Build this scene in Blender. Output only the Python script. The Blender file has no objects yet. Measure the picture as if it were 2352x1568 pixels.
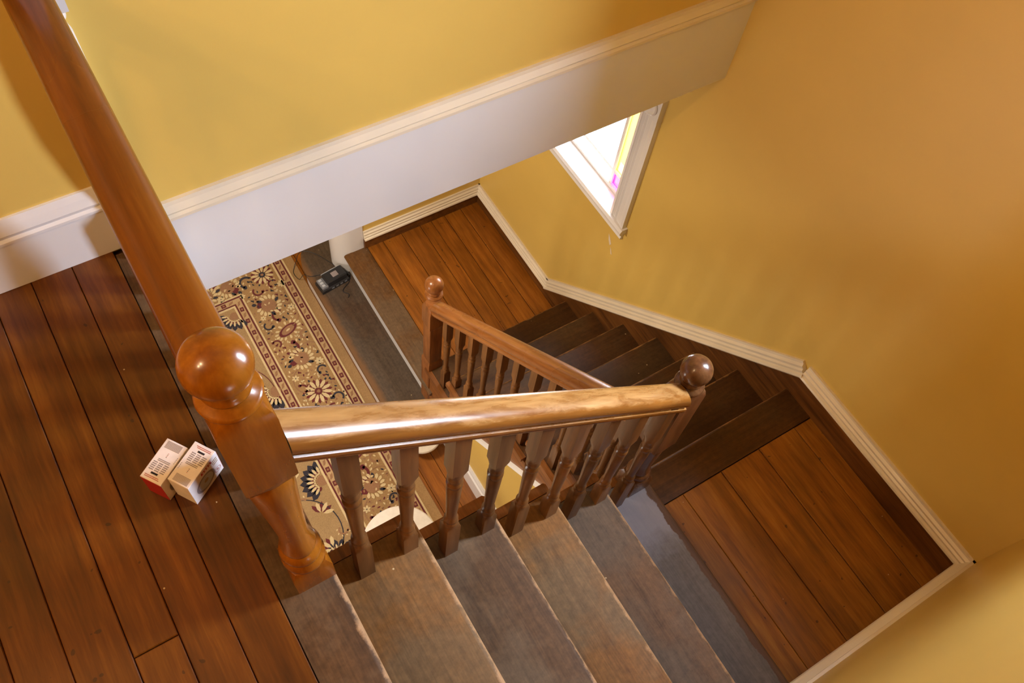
import bpy, math, random
from mathutils import Vector, Matrix
random.seed(7)
PI = math.pi
SC = bpy.context.scene
COL = SC.collection

# ------------------------------------------------------------------ camera
cam = bpy.data.cameras.new('camera')
cam.sensor_width = 36.0
cam.lens = 30.96
cam.clip_start = 0.02
camo = bpy.data.objects.new('camera', cam)
COL.objects.link(camo)
RT = [[0.849317445, -0.519654957, 0.092836432],
      [-0.412961017, -0.763610911, -0.496348239],
      [0.328820735, 0.383219391, -0.863145308]]
CR, CD, CF = (Vector(r) for r in RT)          # right, down, forward
CU, CB = -CD, -CF
camo.matrix_world = Matrix(((CR.x, CU.x, CB.x, 0.0), (CR.y, CU.y, CB.y, 0.0), (CR.z, CU.z, CB.z, 1.85), (0, 0, 0, 1)))
SC.camera = camo

# ------------------------------------------------------------------ world, lights, exposure
world = bpy.data.worlds.new('world'); SC.world = world
world.use_nodes = True
wn = world.node_tree.nodes; wl = world.node_tree.links
wn['Background'].inputs['Color'].default_value = (0.86, 0.93, 1.0, 1)
wn['Background'].inputs['Strength'].default_value = 6.0
SC.view_settings.view_transform = 'Standard'
SC.view_settings.look = 'None'
SC.view_settings.gamma = 1.0
SC.view_settings.use_curve_mapping = False
SC.view_settings.exposure = 0.0


def area(name, loc, target, sx, sy, power, col):
    l = bpy.data.lights.new(name, 'AREA'); l.shape = 'RECTANGLE'; l.size = sx; l.size_y = sy
    l.energy = power; l.color = col
    o = bpy.data.objects.new(name, l); COL.objects.link(o)
    o.location = loc
    d = Vector(target) - Vector(loc)
    o.rotation_euler = d.to_track_quat('-Z', 'Y').to_euler()
    return o


def point(name, loc, power, col, rad):
    l = bpy.data.lights.new(name, 'POINT'); l.energy = power; l.color = col; l.shadow_soft_size = rad
    o = bpy.data.objects.new(name, l); COL.objects.link(o); o.location = loc
    return o


area('daylight_upper_window', (2.60, -0.36, 1.30), (1.0, -0.36, 1.30), 1.2, 1.6, 620, (0.84, 0.95, 1.10))
area('daylight_stair_window', (2.34, 2.20, -1.02), (0.4, 2.0, -1.8), 0.75, 0.75, 42, (0.97, 0.98, 1.0))
area('daylight_hall_door', (-2.2, 1.6, -2.25), (1.2, 1.3, -2.5), 0.9, 1.2, 34, (1.0, 0.96, 0.90))
point('upper_hall_bulb', (-1.15, 0.35, 2.35), 44, (1.0, 0.68, 0.36), 0.03)
point('upper_hall_second_bulb', (-1.62, 0.30, 2.35), 44, (1.0, 0.68, 0.36), 0.03)
area('lower_hall_rug_fill', (-0.05, 2.1, -0.34), (-0.05, 2.1, -3.0), 0.35, 0.35, 54, (1.0, 0.86, 0.66))  # unseen fill light added to brighten the rug from above

# ------------------------------------------------------------------ materials


def lin(r, g, b):
    f = lambda c: ((c / 255.0 + 0.055) / 1.055) ** 2.4 if c > 10 else c / 255.0 / 12.92
    return (f(r), f(g), f(b), 1.0)


class NT:
    def __init__(s, name):
        s.m = bpy.data.materials.new(name); s.m.use_nodes = True
        s.t = s.m.node_tree; s.b = s.t.nodes['Principled BSDF']

    def n(s, typ, **kw):
        x = s.t.nodes.new(typ)
        for k, v in kw.items():
            if k in x.inputs.keys() if isinstance(k, str) else False:
                x.inputs[k].default_value = v
            else:
                setattr(x, k, v)
        return x

    def l(s, a, b): s.t.links.new(a, b)

    def math(s, op, a, b=None, clamp=False):
        x = s.t.nodes.new('ShaderNodeMath'); x.operation = op; x.use_clamp = clamp
        for i, v in enumerate((a, b)):
            if v is None: continue
            if isinstance(v, (int, float)): x.inputs[i].default_value = v
            else: s.l(v, x.inputs[i])
        return x.outputs[0]

    def mix(s, fac, a, b, mode='MIX'):
        x = s.t.nodes.new('ShaderNodeMix'); x.data_type = 'RGBA'; x.blend_type = mode
        for i, v in ((0, fac), (6, a), (7, b)):
            if isinstance(v, (int, float)): x.inputs[i].default_value = v
            elif isinstance(v, tuple): x.inputs[i].default_value = v
            else: s.l(v, x.inputs[i])
        return x.outputs[2]

    def ramp(s, fac, stops):
        x = s.t.nodes.new('ShaderNodeValToRGB'); e = x.color_ramp.elements
        while len(e) < len(stops): e.new(0.5)
        for i, (p, c) in enumerate(stops):
            e[i].position = p; e[i].color = c if len(c) == 4 else (*c, 1)
        s.l(fac, x.inputs[0]); return x.outputs[0]

    def noise(s, vec, scale, detail=4, rough=0.55, dist=0.0):
        x = s.t.nodes.new('ShaderNodeTexNoise')
        x.inputs['Scale'].default_value = scale; x.inputs['Detail'].default_value = detail
        x.inputs['Roughness'].default_value = rough; x.inputs['Distortion'].default_value = dist
        s.l(vec, x.inputs['Vector']); return x.outputs['Fac']

    def bump(s, h, strength, dist=0.002):
        x = s.t.nodes.new('ShaderNodeBump'); x.inputs['Strength'].default_value = strength
        x.inputs['Distance'].default_value = dist
        s.l(h, x.inputs['Height']); s.l(x.outputs[0], s.b.inputs['Normal'])

    def coords(s, rnd=True, scale=(1, 1, 1), rot=None):
        tc = s.t.nodes.new('ShaderNodeTexCoord')
        v = tc.outputs['Object']
        oi = s.t.nodes.new('ShaderNodeObjectInfo')
        if rnd:
            a = s.t.nodes.new('ShaderNodeVectorMath'); a.operation = 'MULTIPLY_ADD'
            c = s.t.nodes.new('ShaderNodeCombineXYZ')
            for i in range(3): s.l(oi.outputs['Random'], c.inputs[i])
            s.l(c.outputs[0], a.inputs[0]); a.inputs[1].default_value = (13.0, 29.0, 7.0); s.l(v, a.inputs[2])
            v = a.outputs[0]
        vv = v
        if rot:
            m0 = s.t.nodes.new('ShaderNodeMapping'); m0.inputs['Rotation'].default_value = rot
            s.l(v, m0.inputs['Vector']); vv = m0.outputs[0]
        mp = s.t.nodes.new('ShaderNodeMapping'); mp.inputs['Scale'].default_value = scale
        s.l(vv, mp.inputs['Vector'])
        return tc.outputs['Object'], v, mp.outputs[0], oi.outputs['Random']


def wood(name, dark, mid, light, axis='y', rough=0.34, coat=0.25, tint=0.18, blotch=0.35, specks=False, grain=1.0, rot=None):
    k = NT(name)
    sc = {'x': (1.6, 22, 22), 'y': (22, 1.6, 22), 'z': (22, 22, 1.6)}[axis]
    raw, off, st, rnd = k.coords(True, sc, rot)
    g1 = k.noise(st, 1.6 * grain, 6, 0.6, 0.25)
    g2 = k.noise(st, 7.0 * grain, 3, 0.6, 0.2)
    g = k.math('ADD', k.math('MULTIPLY', g1, 0.7), k.math('MULTIPLY', g2, 0.3))
    col = k.ramp(g, [(0.30, dark), (0.50, mid), (0.72, light)])
    bl = k.noise(off, 3.2, 3, 0.55)
    blc = k.ramp(bl, [(0.30, (1 - blotch,) * 3), (0.70, (1 + blotch * 0.35,) * 3)])
    col = k.mix(1.0, col, blc, 'MULTIPLY')
    tv = k.math('ADD', k.math('MULTIPLY', rnd, 2 * tint), 1 - tint)
    tc = k.t.nodes.new('ShaderNodeCombineColor')
    for i in range(3): k.l(tv, tc.inputs[i])
    col = k.mix(1.0, col, tc.outputs[0], 'MULTIPLY')
    if specks:
        v = k.t.nodes.new('ShaderNodeTexVoronoi'); v.inputs['Scale'].default_value = 16.0
        k.l(off, v.inputs['Vector'])
        sp = k.math('LESS_THAN', v.outputs['Distance'], 0.035)
        wn_ = k.noise(off, 6.0, 1)
        sp = k.math('MULTIPLY', sp, k.math('GREATER_THAN', wn_, 0.56))
        col = k.mix(k.math('MULTIPLY', sp, 0.75), col, lin(205, 180, 140))
        nail = k.math('LESS_THAN', k.noise(off, 38, 1, 0.4), 0.235)
        col = k.mix(k.math('MULTIPLY', nail, 0.6), col, lin(40, 22, 10))
    k.l(col, k.b.inputs['Base Color'])
    rr = k.math('ADD', k.math('MULTIPLY', bl, 0.22), rough - 0.08)
    k.l(rr, k.b.inputs['Roughness'])
    k.b.inputs['Coat Weight'].default_value = coat * 0.6; k.b.inputs['Coat Roughness'].default_value = 0.16
    k.b.inputs['Specular IOR Level'].default_value = 0.3
    k.bump(g, 0.10, 0.0015)
    return k.m


def worn_tread(name, axis, nose_axis, brown, brown2, grey, edge, greyness=0.5, rough=0.64, edge_w=0.018, ebase=None, soft=120.0):
    """old tread: brown stain walked through to grey, raw pale wood along the nosing (local nose coordinate 0 = front edge)"""
    k = NT(name)
    sc = {'x': (1.8, 26, 26), 'y': (26, 1.8, 26)}[axis]
    raw, off, st, rnd = k.coords(True, sc)
    g = k.math('ADD', k.math('MULTIPLY', k.noise(st, 1.5, 6, 0.6, 0.6), 0.6), k.math('MULTIPLY', k.noise(st, 8, 3, 0.6), 0.4))
    cb = k.ramp(g, [(0.28, brown), (0.72, brown2)])
    bl = k.noise(off, 2.8, 5, 0.6)
    m = k.ramp(bl, [(0.60 - greyness * 0.35, (0, 0, 0)), (0.72 - greyness * 0.30, (1, 1, 1))])
    gv = k.ramp(g, [(0.25, tuple(c * 0.62 for c in grey[:3])), (0.75, tuple(c * 1.25 for c in grey[:3]))])
    col = k.mix(k.math('MULTIPLY', m, 0.85), cb, gv)
    fine = k.noise(off, 55, 3, 0.7)
    col = k.mix(1.0, col, k.ramp(fine, [(0.25, (0.72,) * 3), (0.7, (1.12,) * 3)]), 'MULTIPLY')
    sep = k.t.nodes.new('ShaderNodeSeparateXYZ'); k.l(raw, sep.inputs[0])
    d = k.math('ABSOLUTE', sep.outputs[{'x': 0, 'y': 1}[nose_axis]])
    w = k.math('ADD', k.math('MULTIPLY', k.noise(off, 14, 5, 0.7), edge_w * 2.6), -edge_w * 0.75 if ebase is None else ebase)
    e = k.math('MULTIPLY', k.math('SUBTRACT', w, d), soft, True)
    e = k.math('MULTIPLY', e, 0.85, True)
    col = k.mix(e, col, edge)
    v = k.t.nodes.new('ShaderNodeTexVoronoi'); v.inputs['Scale'].default_value = 14.0
    k.l(off, v.inputs['Vector'])
    sp = k.math('MULTIPLY', k.math('LESS_THAN', v.outputs['Distance'], 0.04), k.math('GREATER_THAN', k.noise(off, 5, 1), 0.56))
    col = k.mix(k.math('MULTIPLY', sp, 0.7), col, lin(210, 185, 140))
    k.l(col, k.b.inputs['Base Color'])
    k.b.inputs['Roughness'].default_value = rough
    k.b.inputs['Specular IOR Level'].default_value = 0.22
    k.bump(g, 0.16, 0.002)
    return k.m


def paint(name, col, rough=0.45, var=0.08, bump=0.05, bscale=260, coat=0.0, chips=None):
    k = NT(name)
    raw, off, st, rnd = k.coords(False)
    b = k.noise(off, 1.7, 4, 0.55)
    c = k.mix(1.0, col, k.ramp(b, [(0.3, (1 - var,) * 3), (0.7, (1 + var * 0.5,) * 3)]), 'MULTIPLY')
    if chips:
        ch = k.math('LESS_THAN', k.noise(off, 21, 4, 0.7), 0.24)
        c = k.mix(ch, c, chips)
    k.l(c, k.b.inputs['Base Color'])
    k.b.inputs['Roughness'].default_value = rough
    k.b.inputs['Coat Weight'].default_value = coat
    k.bump(k.noise(off, bscale, 3, 0.6), bump, 0.001)
    return k.m


def plain(name, col, rough=0.5, metal=0.0, coat=0.0):
    k = NT(name)
    raw, off, st, rnd = k.coords(False)
    c = k.mix(1.0, col, k.ramp(k.noise(off, 40, 2), [(0.3, (0.93,) * 3), (0.7, (1.05,) * 3)]), 'MULTIPLY')
    k.l(c, k.b.inputs['Base Color'])
    k.b.inputs['Roughness'].default_value = rough; k.b.inputs['Metallic'].default_value = metal
    k.b.inputs['Coat Weight'].default_value = coat
    return k.m


def glass(name, col):
    k = NT(name)
    tr = k.t.nodes.new('ShaderNodeBsdfTransparent'); tr.inputs[0].default_value = col
    gl = k.t.nodes.new('ShaderNodeBsdfGlossy'); gl.inputs['Roughness'].default_value = 0.05
    ms = k.t.nodes.new('ShaderNodeMixShader'); ms.inputs[0].default_value = 0.06
    rip = k.noise(k.coords(False)[1], 20, 2)
    bp = k.t.nodes.new('ShaderNodeBump'); bp.inputs['Strength'].default_value = 0.1
    k.l(rip, bp.inputs['Height']); k.l(bp.outputs[0], gl.inputs['Normal'])
    k.l(tr.outputs[0], ms.inputs[1]); k.l(gl.outputs[0], ms.inputs[2])
    k.l(ms.outputs[0], k.t.nodes['Material Output'].inputs['Surface'])
    return k.m


M = {}
M['yellow'] = paint('mustard_wall_paint', lin(212, 178, 92), 0.42, 0.06, 0.10, 240)
M['white'] = paint('white_gloss_paint', lin(220, 216, 216), 0.32, 0.05, 0.05, 90, 0.15)
M['chipped'] = paint('old_white_paint', lin(222, 208, 186), 0.38, 0.10, 0.08, 90, 0.1, lin(70, 45, 25))
M['ceiling'] = paint('ceiling_paint', lin(172, 154, 124), 0.7, 0.04, 0.05, 120)
M['floor'] = wood('varnished_pine_floor', lin(66, 31, 2), lin(93, 48, 4), lin(121, 70, 13), 'y', 0.36, 0.35, 0.16, 0.38, True)
M['floor_dark'] = wood('dark_varnished_edge_board', lin(40, 22, 9), lin(70, 42, 20), lin(98, 64, 34), 'y', 0.38, 0.25, 0.12, 0.35, True)
M['landing'] = wood('landing_boards', lin(106, 60, 10), lin(142, 87, 17), lin(168, 111, 31), 'y', 0.55, 0.0, 0.12, 0.35, True)
M['lowboard'] = wood('lower_landing_boards', lin(104, 56, 8), lin(140, 80, 16), lin(168, 104, 32), 'y', 0.42, 0.2, 0.10, 0.30, True)
M['skirt'] = wood('brown_skirting_wood', lin(66, 36, 12), lin(104, 62, 24), lin(132, 84, 36), 'y', 0.35, 0.3, 0.1, 0.3)
M['string'] = wood('brown_stringer_wood', lin(84, 46, 16), lin(128, 76, 32), lin(156, 100, 48), 'y', 0.36, 0.3, 0.1, 0.3)
M['newel'] = wood('honey_varnished_newel', lin(108, 56, 6), lin(136, 76, 12), lin(162, 98, 26), 'z', 0.22, 0.6, 0.05, 0.15, False, 0.6)
M['newel_dark'] = wood('dark_varnished_newel', lin(62, 36, 20), lin(96, 60, 34), lin(124, 82, 50), 'z', 0.26, 0.5, 0.05, 0.25, False, 0.8)
M['newel_mid'] = wood('brown_varnished_newel', lin(92, 52, 24), lin(134, 80, 38), lin(162, 102, 54), 'z', 0.28, 0.4, 0.05, 0.25, False, 0.8)
M['baluster'] = wood('turned_baluster_wood', lin(72, 42, 18), lin(104, 65, 30), lin(130, 86, 44), 'z', 0.32, 0.35, 0.25, 0.25, False, 0.8)
M['rail_left'] = wood('honey_varnished_rail', lin(86, 42, 6), lin(112, 58, 10), lin(134, 78, 20), 'y', 0.24, 0.5, 0.05, 0.2, False, 0.7)
M['rail_low'] = wood('brown_varnished_rail', lin(104, 58, 26), lin(142, 86, 42), lin(168, 112, 62), 'y', 0.24, 0.5, 0.05, 0.2, False, 0.7, (math.radians(42.7), 0, 0))


def rail_worn():
    k = NT('worn_rail_wood')
    ROT = (0, math.radians(-41.08), 0)
    raw, off, st, rnd = k.coords(False, (2.2, 26, 26), ROT)
    g = k.noise(st, 1.5, 5, 0.6, 0.5)
    base = k.ramp(g, [(0.3, lin(104, 60, 20)), (0.7, lin(138, 86, 34))])
    pale = k.ramp(g, [(0.3, lin(160, 114, 62)), (0.7, lin(186, 142, 86))])
    geo = k.t.nodes.new('ShaderNodeNewGeometry')
    sep = k.t.nodes.new('ShaderNodeSeparateXYZ'); k.l(geo.outputs['Normal'], sep.inputs[0])
    nz = k.noise(k.coords(False, (5, 34, 34), ROT)[2], 1.3, 6, 0.66, 0.5)
    w = k.math('ADD', k.math('MULTIPLY', sep.outputs[2], 1.1), k.math('MULTIPLY', nz, 1.6))
    m = k.ramp(w, [(0.0, (0, 0, 0)), (1.0, (1, 1, 1))])
    m = k.math('MULTIPLY', k.math('SUBTRACT', w, 1.30), 1.9, True)
    col = k.mix(m, base, pale)
    k.l(col, k.b.inputs['Base Color'])
    k.l(k.math('ADD', k.math('MULTIPLY', m, 0.12), 0.22), k.b.inputs['Roughness'])
    k.b.inputs['Coat Weight'].default_value = 0.35; k.b.inputs['Coat Roughness'].default_value = 0.2
    k.bump(g, 0.08, 0.001)
    return k.m


M['rail_worn'] = rail_worn()
G = dict(brown=lin(86, 56, 30), brown2=lin(134, 94, 54), grey=lin(110, 89, 66), edge=lin(170, 130, 90))
M['tread_a'] = worn_tread('tread_dark_worn', 'y', 'x', lin(62, 43, 26), lin(100, 72, 44), G['grey'], G['edge'], 0.42)
M['tread_b'] = worn_tread('tread_tan_worn', 'y', 'x', lin(92, 58, 22), lin(140, 95, 43), lin(110, 87, 58), G['edge'], 0.42)
M['tread_c'] = worn_tread('tread_grey_worn', 'y', 'x', lin(78, 54, 32), lin(118, 85, 54), lin(98, 80, 62), G['edge'], 0.70)
M['tread_low'] = worn_tread('lower_tread_worn', 'x', 'y', lin(56, 32, 11), lin(88, 54, 22), lin(76, 54, 30), lin(156, 110, 62), 0.35, 0.5, 0.015)
M['nosing_low'] = worn_tread('landing_nosing_worn', 'x', 'y', lin(56, 32, 9), lin(92, 56, 20), lin(76, 50, 24), lin(146, 98, 50), 0.25, 0.45, 0.012)
M['land_edge'] = worn_tread('landing_edge_worn', 'y', 'x', lin(72, 46, 22), lin(114, 76, 38), lin(104, 82, 60), lin(120, 88, 58), 0.5, 0.5, 0.010)
M['step'] = worn_tread('step_carpet_stain', 'y', 'x', lin(64, 48, 36), lin(92, 70, 54), lin(88, 74, 62), lin(118, 84, 54), 0.6, 0.6, 0.016, 0.022, 38.0)


def grey_tread():
    """bottom tread: brown board with a ragged coat of old grey paint that stops short of the nosing"""
    k = NT('ragged_grey_painted_tread')
    raw, off, st, rnd = k.coords(False, (26, 1.8, 26))
    g = k.math('ADD', k.math('MULTIPLY', k.noise(st, 1.5, 6, 0.6, 0.6), 0.6), k.math('MULTIPLY', k.noise(st, 8, 3, 0.6), 0.4))
    cb = k.ramp(g, [(0.28, lin(60, 37, 19)), (0.72, lin(94, 64, 38))])
    gv = k.ramp(g, [(0.25, lin(70, 60, 52)), (0.75, lin(104, 92, 82))])
    fine = k.noise(off, 40, 4, 0.7)
    gv = k.mix(1.0, gv, k.ramp(fine, [(0.25, (0.78,) * 3), (0.7, (1.15,) * 3)]), 'MULTIPLY')
    sep = k.t.nodes.new('ShaderNodeSeparateXYZ'); k.l(raw, sep.inputs[0])
    rag = k.noise(off, 9, 6, 0.7)
    lim = k.math('ADD', k.math('MULTIPLY', rag, 0.16), -0.115)
    e = k.math('MULTIPLY', k.math('SUBTRACT', k.math('MULTIPLY', lim, -1.0), sep.outputs[0]), 200.0, True)
    e2 = k.math('MULTIPLY', k.math('SUBTRACT', -0.004, k.math('ADD', sep.outputs[0], k.math('MULTIPLY', rag, 0.05))), 300.0, True)
    col = k.mix(e2, cb, gv)
    # paler paint scuff towards the post end
    s = k.math('MULTIPLY', k.math('SUBTRACT', k.math('ADD', sep.outputs[1], k.math('MULTIPLY', rag, 0.2)), 0.40), 9.0, True)
    col = k.mix(k.math('MULTIPLY', k.math('MULTIPLY', s, e2), 0.55), col, lin(140, 134, 140))
    k.l(col, k.b.inputs['Base Color']); k.b.inputs['Roughness'].default_value = 0.62
    k.b.inputs['Specular IOR Level'].default_value = 0.22
    k.bump(g, 0.15, 0.002)
    return k.m


M['tread_grey'] = grey_tread()
M['glass'] = glass('clear_window_glass', (0.95, 0.97, 1.0, 1))
M['glass_yellow'] = glass('yellow_window_glass', (1.0, 0.84, 0.34, 1))
M['glass_pink'] = glass('pink_window_glass', (0.88, 0.26, 0.66, 1))
M['black'] = plain('black_plastic', lin(34, 34, 38), 0.4)
M['grey_plastic'] = plain('grey_plastic', lin(120, 122, 130), 0.4)
M['silver'] = plain('silver_plastic', lin(176, 178, 186), 0.3)
M['red'] = plain('red_carton_print', lin(170, 24, 26), 0.45)
M['ink'] = plain('grey_printed_ink', lin(140, 128, 128), 0.6)
M['ink_dark'] = plain('dark_printed_ink', lin(46, 38, 46), 0.6)
M['ink_red'] = plain('pale_red_printed_ink', lin(176, 96, 92), 0.6)
M['ink_gold'] = plain('bronze_printed_ink', lin(150, 120, 84), 0.6)
M['carton'] = plain('white_carton_board', lin(226, 214, 210), 0.5)
M['stool'] = plain('cream_white_stool_paint', lin(224, 214, 202), 0.5)


def rugmat(name, col, var=0.25):
    k = NT(name)
    raw, off, st, rnd = k.coords(False)
    f = k.noise(off, 190, 3, 0.7)
    b = k.noise(off, 6, 4, 0.6)
    c = k.mix(1.0, col, k.ramp(f, [(0.25, (1 - var,) * 3), (0.75, (1 + var,) * 3)]), 'MULTIPLY')
    c = k.mix(1.0, c, k.ramp(b, [(0.3, (0.88,) * 3), (0.7, (1.06,) * 3)]), 'MULTIPLY')
    k.l(c, k.b.inputs['Base Color']); k.b.inputs['Roughness'].default_value = 0.95
    k.b.inputs['Sheen Weight'].default_value = 0.2
    k.bump(f, 0.5, 0.004)
    return k.m


M['rug'] = rugmat('tan_rug_pile', lin(160, 130, 90))
M['rug_border'] = rugmat('tawny_rug_border_pile', lin(158, 124, 82))
M['rug_cream'] = rugmat('cream_rug_pile', lin(206, 184, 142))
M['rug_maroon'] = rugmat('maroon_rug_pile', lin(98, 34, 38))
M['rug_navy'] = rugmat('navy_rug_pile', lin(44, 40, 52))
M['rug_sand'] = rugmat('sand_rug_pile', lin(182, 152, 112))
M['rug_rose'] = rugmat('rose_rug_pile', lin(148, 108, 78))

# ------------------------------------------------------------------ helpers


def thing(name, label=None, cat=None, loc=(0, 0, 0), group=None, kind=None):
    o = bpy.data.objects.new(name, None); COL.objects.link(o); o.location = loc
    o.empty_display_size = 0.05
    return tag(o, label, cat, group, kind)


def tag(o, label=None, cat=None, group=None, kind=None):
    if label: o['label'] = label
    if cat: o['category'] = cat
    if group: o['group'] = group
    if kind: o['kind'] = kind
    return o


def origin(o):
    v = Vector((0, 0, 0))
    while o is not None:
        v += o.location; o = o.parent
    return v


def mk(name, V, F, mat, parent=None, at=None, smooth=None):
    """mesh object from WORLD coordinates; at = world point of its own origin"""
    po = origin(parent) if parent else Vector((0, 0, 0))
    a = Vector(at) if at is not None else po
    me = bpy.data.meshes.new(name)
    me.from_pydata([tuple(Vector(v) - a) for v in V], [], F)
    me.validate(); me.update()
    if smooth is not None:
        me.shade_smooth(); me.set_sharp_from_angle(angle=math.radians(smooth))
    me.materials.append(mat)
    o = bpy.data.objects.new(name, me); COL.objects.link(o)
    o.parent = parent; o.location = a - po
    return o


def fix(V, F):
    return V, F


def boxg(x0, x1, y0, y1, z0, z1):
    V = [(x0, y0, z0), (x1, y0, z0), (x1, y1, z0), (x0, y1, z0), (x0, y0, z1), (x1, y0, z1), (x1, y1, z1), (x0, y1, z1)]
    F = [(0, 3, 2, 1), (4, 5, 6, 7), (0, 1, 5, 4), (1, 2, 6, 5), (2, 3, 7, 6), (3, 0, 4, 7)]
    return V, F


def cbox(x0, x1, y0, y1, z0, z1, c):
    """box whose top edges are chamfered"""
    V = [(x0, y0, z0), (x1, y0, z0), (x1, y1, z0), (x0, y1, z0),
         (x0, y0, z1 - c), (x1, y0, z1 - c), (x1, y1, z1 - c), (x0, y1, z1 - c),
         (x0 + c, y0 + c, z1), (x1 - c, y0 + c, z1), (x1 - c, y1 - c, z1), (x0 + c, y1 - c, z1)]
    F = [(0, 3, 2, 1), (8, 9, 10, 11)]
    for b in (0, 4):
        for i in range(4):
            j = (i + 1) % 4
            F.append((b + i, b + j, b + 4 + j, b + 4 + i))
    return V, F


def box(name, b, mat, parent=None, c=0.0, at=None):
    V, F = cbox(*b, c) if c else boxg(*b)
    return mk(name, V, F, mat, parent, at)


def join(parts):
    V, F = [], []
    for v, f in parts:
        n = len(V); V += list(v); F += [tuple(i + n for i in q) for q in f]
    return V, F


def prism(poly, n0, n1, plane):
    """extrude a 2-D polygon (ccw or cw) along the axis missing from plane ('xy','xz','yz') between n0 and n1"""
    def P(a, b, n):
        return {'xy': (a, b, n), 'xz': (a, n, b), 'yz': (n, a, b)}[plane]
    k = len(poly)
    ar = sum(poly[i][0] * poly[(i + 1) % k][1] - poly[(i + 1) % k][0] * poly[i][1] for i in range(k))
    pl = list(poly) if ar > 0 else list(reversed(poly))
    V = [P(a, b, n0) for a, b in pl] + [P(a, b, n1) for a, b in pl]
    low = tuple(range(k - 1, -1, -1)); top = tuple(range(k, 2 * k))
    side = [(i, (i + 1) % k, k + (i + 1) % k, k + i) for i in range(k)]
    F = [low, top] + side
    if plane == 'xz': F = [tuple(reversed(f)) for f in F]
    return V, F


def sweep(prof, p0, p1, uax, cut=None):
    """profile (u, v) swept straight from p0 to p1; u along uax, v perpendicular.  cut: end planes stay vertical (normal = axis index)"""
    p0, p1 = Vector(p0), Vector(p1)
    d = (p1 - p0).normalized(); u = Vector(uax).normalized(); v = u.cross(d)
    if v.z < 0: v = -v
    k = len(prof); V = []
    for p in (p0, p1):
        for a, b in prof:
            q = p + u * a + v * b
            if cut is not None:
                q = q + d * ((p[cut] - q[cut]) / d[cut])
            V.append(tuple(q))
    F = [(i, (i + 1) % k, k + (i + 1) % k, k + i) for i in range(k)]
    F += [tuple(range(k - 1, -1, -1)), tuple(range(k, 2 * k))]
    # orient outward
    ar = sum(prof[i][0] * prof[(i + 1) % k][1] - prof[(i + 1) % k][0] * prof[i][1] for i in range(k))
    if (u.cross(v)).dot(d) * ar < 0: F = [tuple(reversed(f)) for f in F]
    return V, F


def loft(rings, seg=32, cx=0.0, cy=0.0, half=None):
    """rings (z, r, s): s = 1 square section of half-width r, s = 0 round of radius r"""
    V, F = [], []
    for z, r, s in rings:
        for i in range(seg):
            a = 2 * PI * i / seg
            c, t = math.cos(a), math.sin(a)
            q = 1 / max(abs(c), abs(t))
            k = r * (1 - s) + r * q * s
            V.append((cx + c * k, cy + t * k, z))
    n = len(rings)
    for j in range(n - 1):
        for i in range(seg):
            a, b = j * seg + i, j * seg + (i + 1) % seg
            F.append((a, b, b + seg, a + seg))
    F.append(tuple(range(seg - 1, -1, -1))); F.append(tuple((n - 1) * seg + i for i in range(seg)))
    return V, F


def ballrings(zc, r, n=14, a0=-1.15, a1=PI / 2 - 0.02):
    return [(zc + r * math.sin(a0 + (a1 - a0) * i / n), r * math.cos(a0 + (a1 - a0) * i / n), 0) for i in range(n + 1)]


def tube(pts, r, seg=8):
    pts = [Vector(p) for p in pts]; V, F = [], []
    for i, p in enumerate(pts):
        d = (pts[min(i + 1, len(pts) - 1)] - pts[max(i - 1, 0)]).normalized()
        u = d.orthogonal().normalized() if abs(d.z) > 0.95 else d.cross(Vector((0, 0, 1))).normalized()
        v = d.cross(u)
        for j in range(seg):
            a = 2 * PI * j / seg
            V.append(tuple(p + u * math.cos(a) * r + v * math.sin(a) * r))
    for i in range(len(pts) - 1):
        for j in range(seg):
            a, b = i * seg + j, i * seg + (j + 1) % seg
            F.append((a, b, b + seg, a + seg))
    F.append(tuple(range(seg - 1, -1, -1))); F.append(tuple((len(pts) - 1) * seg + j for j in range(seg)))
    return V, F


def smooth_path(pts, n=6):
    out = []
    P = [Vector(p) for p in pts]
    for i in range(len(P) - 1):
        a, b, c, d = P[max(i - 1, 0)], P[i], P[i + 1], P[min(i + 2, len(P) - 1)]
        for k in range(n):
            t = k / n
            out.append(0.5 * ((2 * b) + (c - a) * t + (2 * a - 5 * b + 4 * c - d) * t * t + (3 * b - a - 3 * c + d) * t ** 3))
    out.append(P[-1]); return out


def struct(name, V, F, mat, parent=None, smooth=None, label=None):
    o = mk(name, V, F, mat, parent, None, smooth)
    if parent is None: o['kind'] = 'structure'
    if label: o['label'] = label
    return o


def grid_wall(axis, n0, n1, A, Z, holes):
    """wall slab with rectangular holes; axis 'x' = slab between x n0..n1, A along y"""
    parts = []
    for i in range(len(A) - 1):
        for j in range(len(Z) - 1):
            if (i, j) in holes: continue
            if axis == 'x': parts.append(boxg(n0, n1, A[i], A[i + 1], Z[j], Z[j + 1]))
            else: parts.append(boxg(A[i], A[i + 1], n0, n1, Z[j], Z[j + 1]))
    return join(parts)


# ------------------------------------------------------------------ dimensions (metres)
RISE, GO = 0.2007, 0.2248
XN1 = 0.0934                     # front of the upper floor nosing
XR = 2.046                       # plane of the long right wall
YF = 1.525                       # plane of the upper back wall
YN = -0.25                       # plane of the near wall
ZM = -1.2044                     # middle landing
RISE2, GO2, Y0 = 0.1972, 0.2209, 0.644
ZL = ZM - 7 * RISE2              # lower landing  (-2.585)
ZS = -2.779                      # single step below it
ZH = -2.973                      # hall floor
YB = 2.97                        # lower back wall
XS = 1.15                        # plane of the wall under the lower flight
HTOP = 2.70

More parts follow.
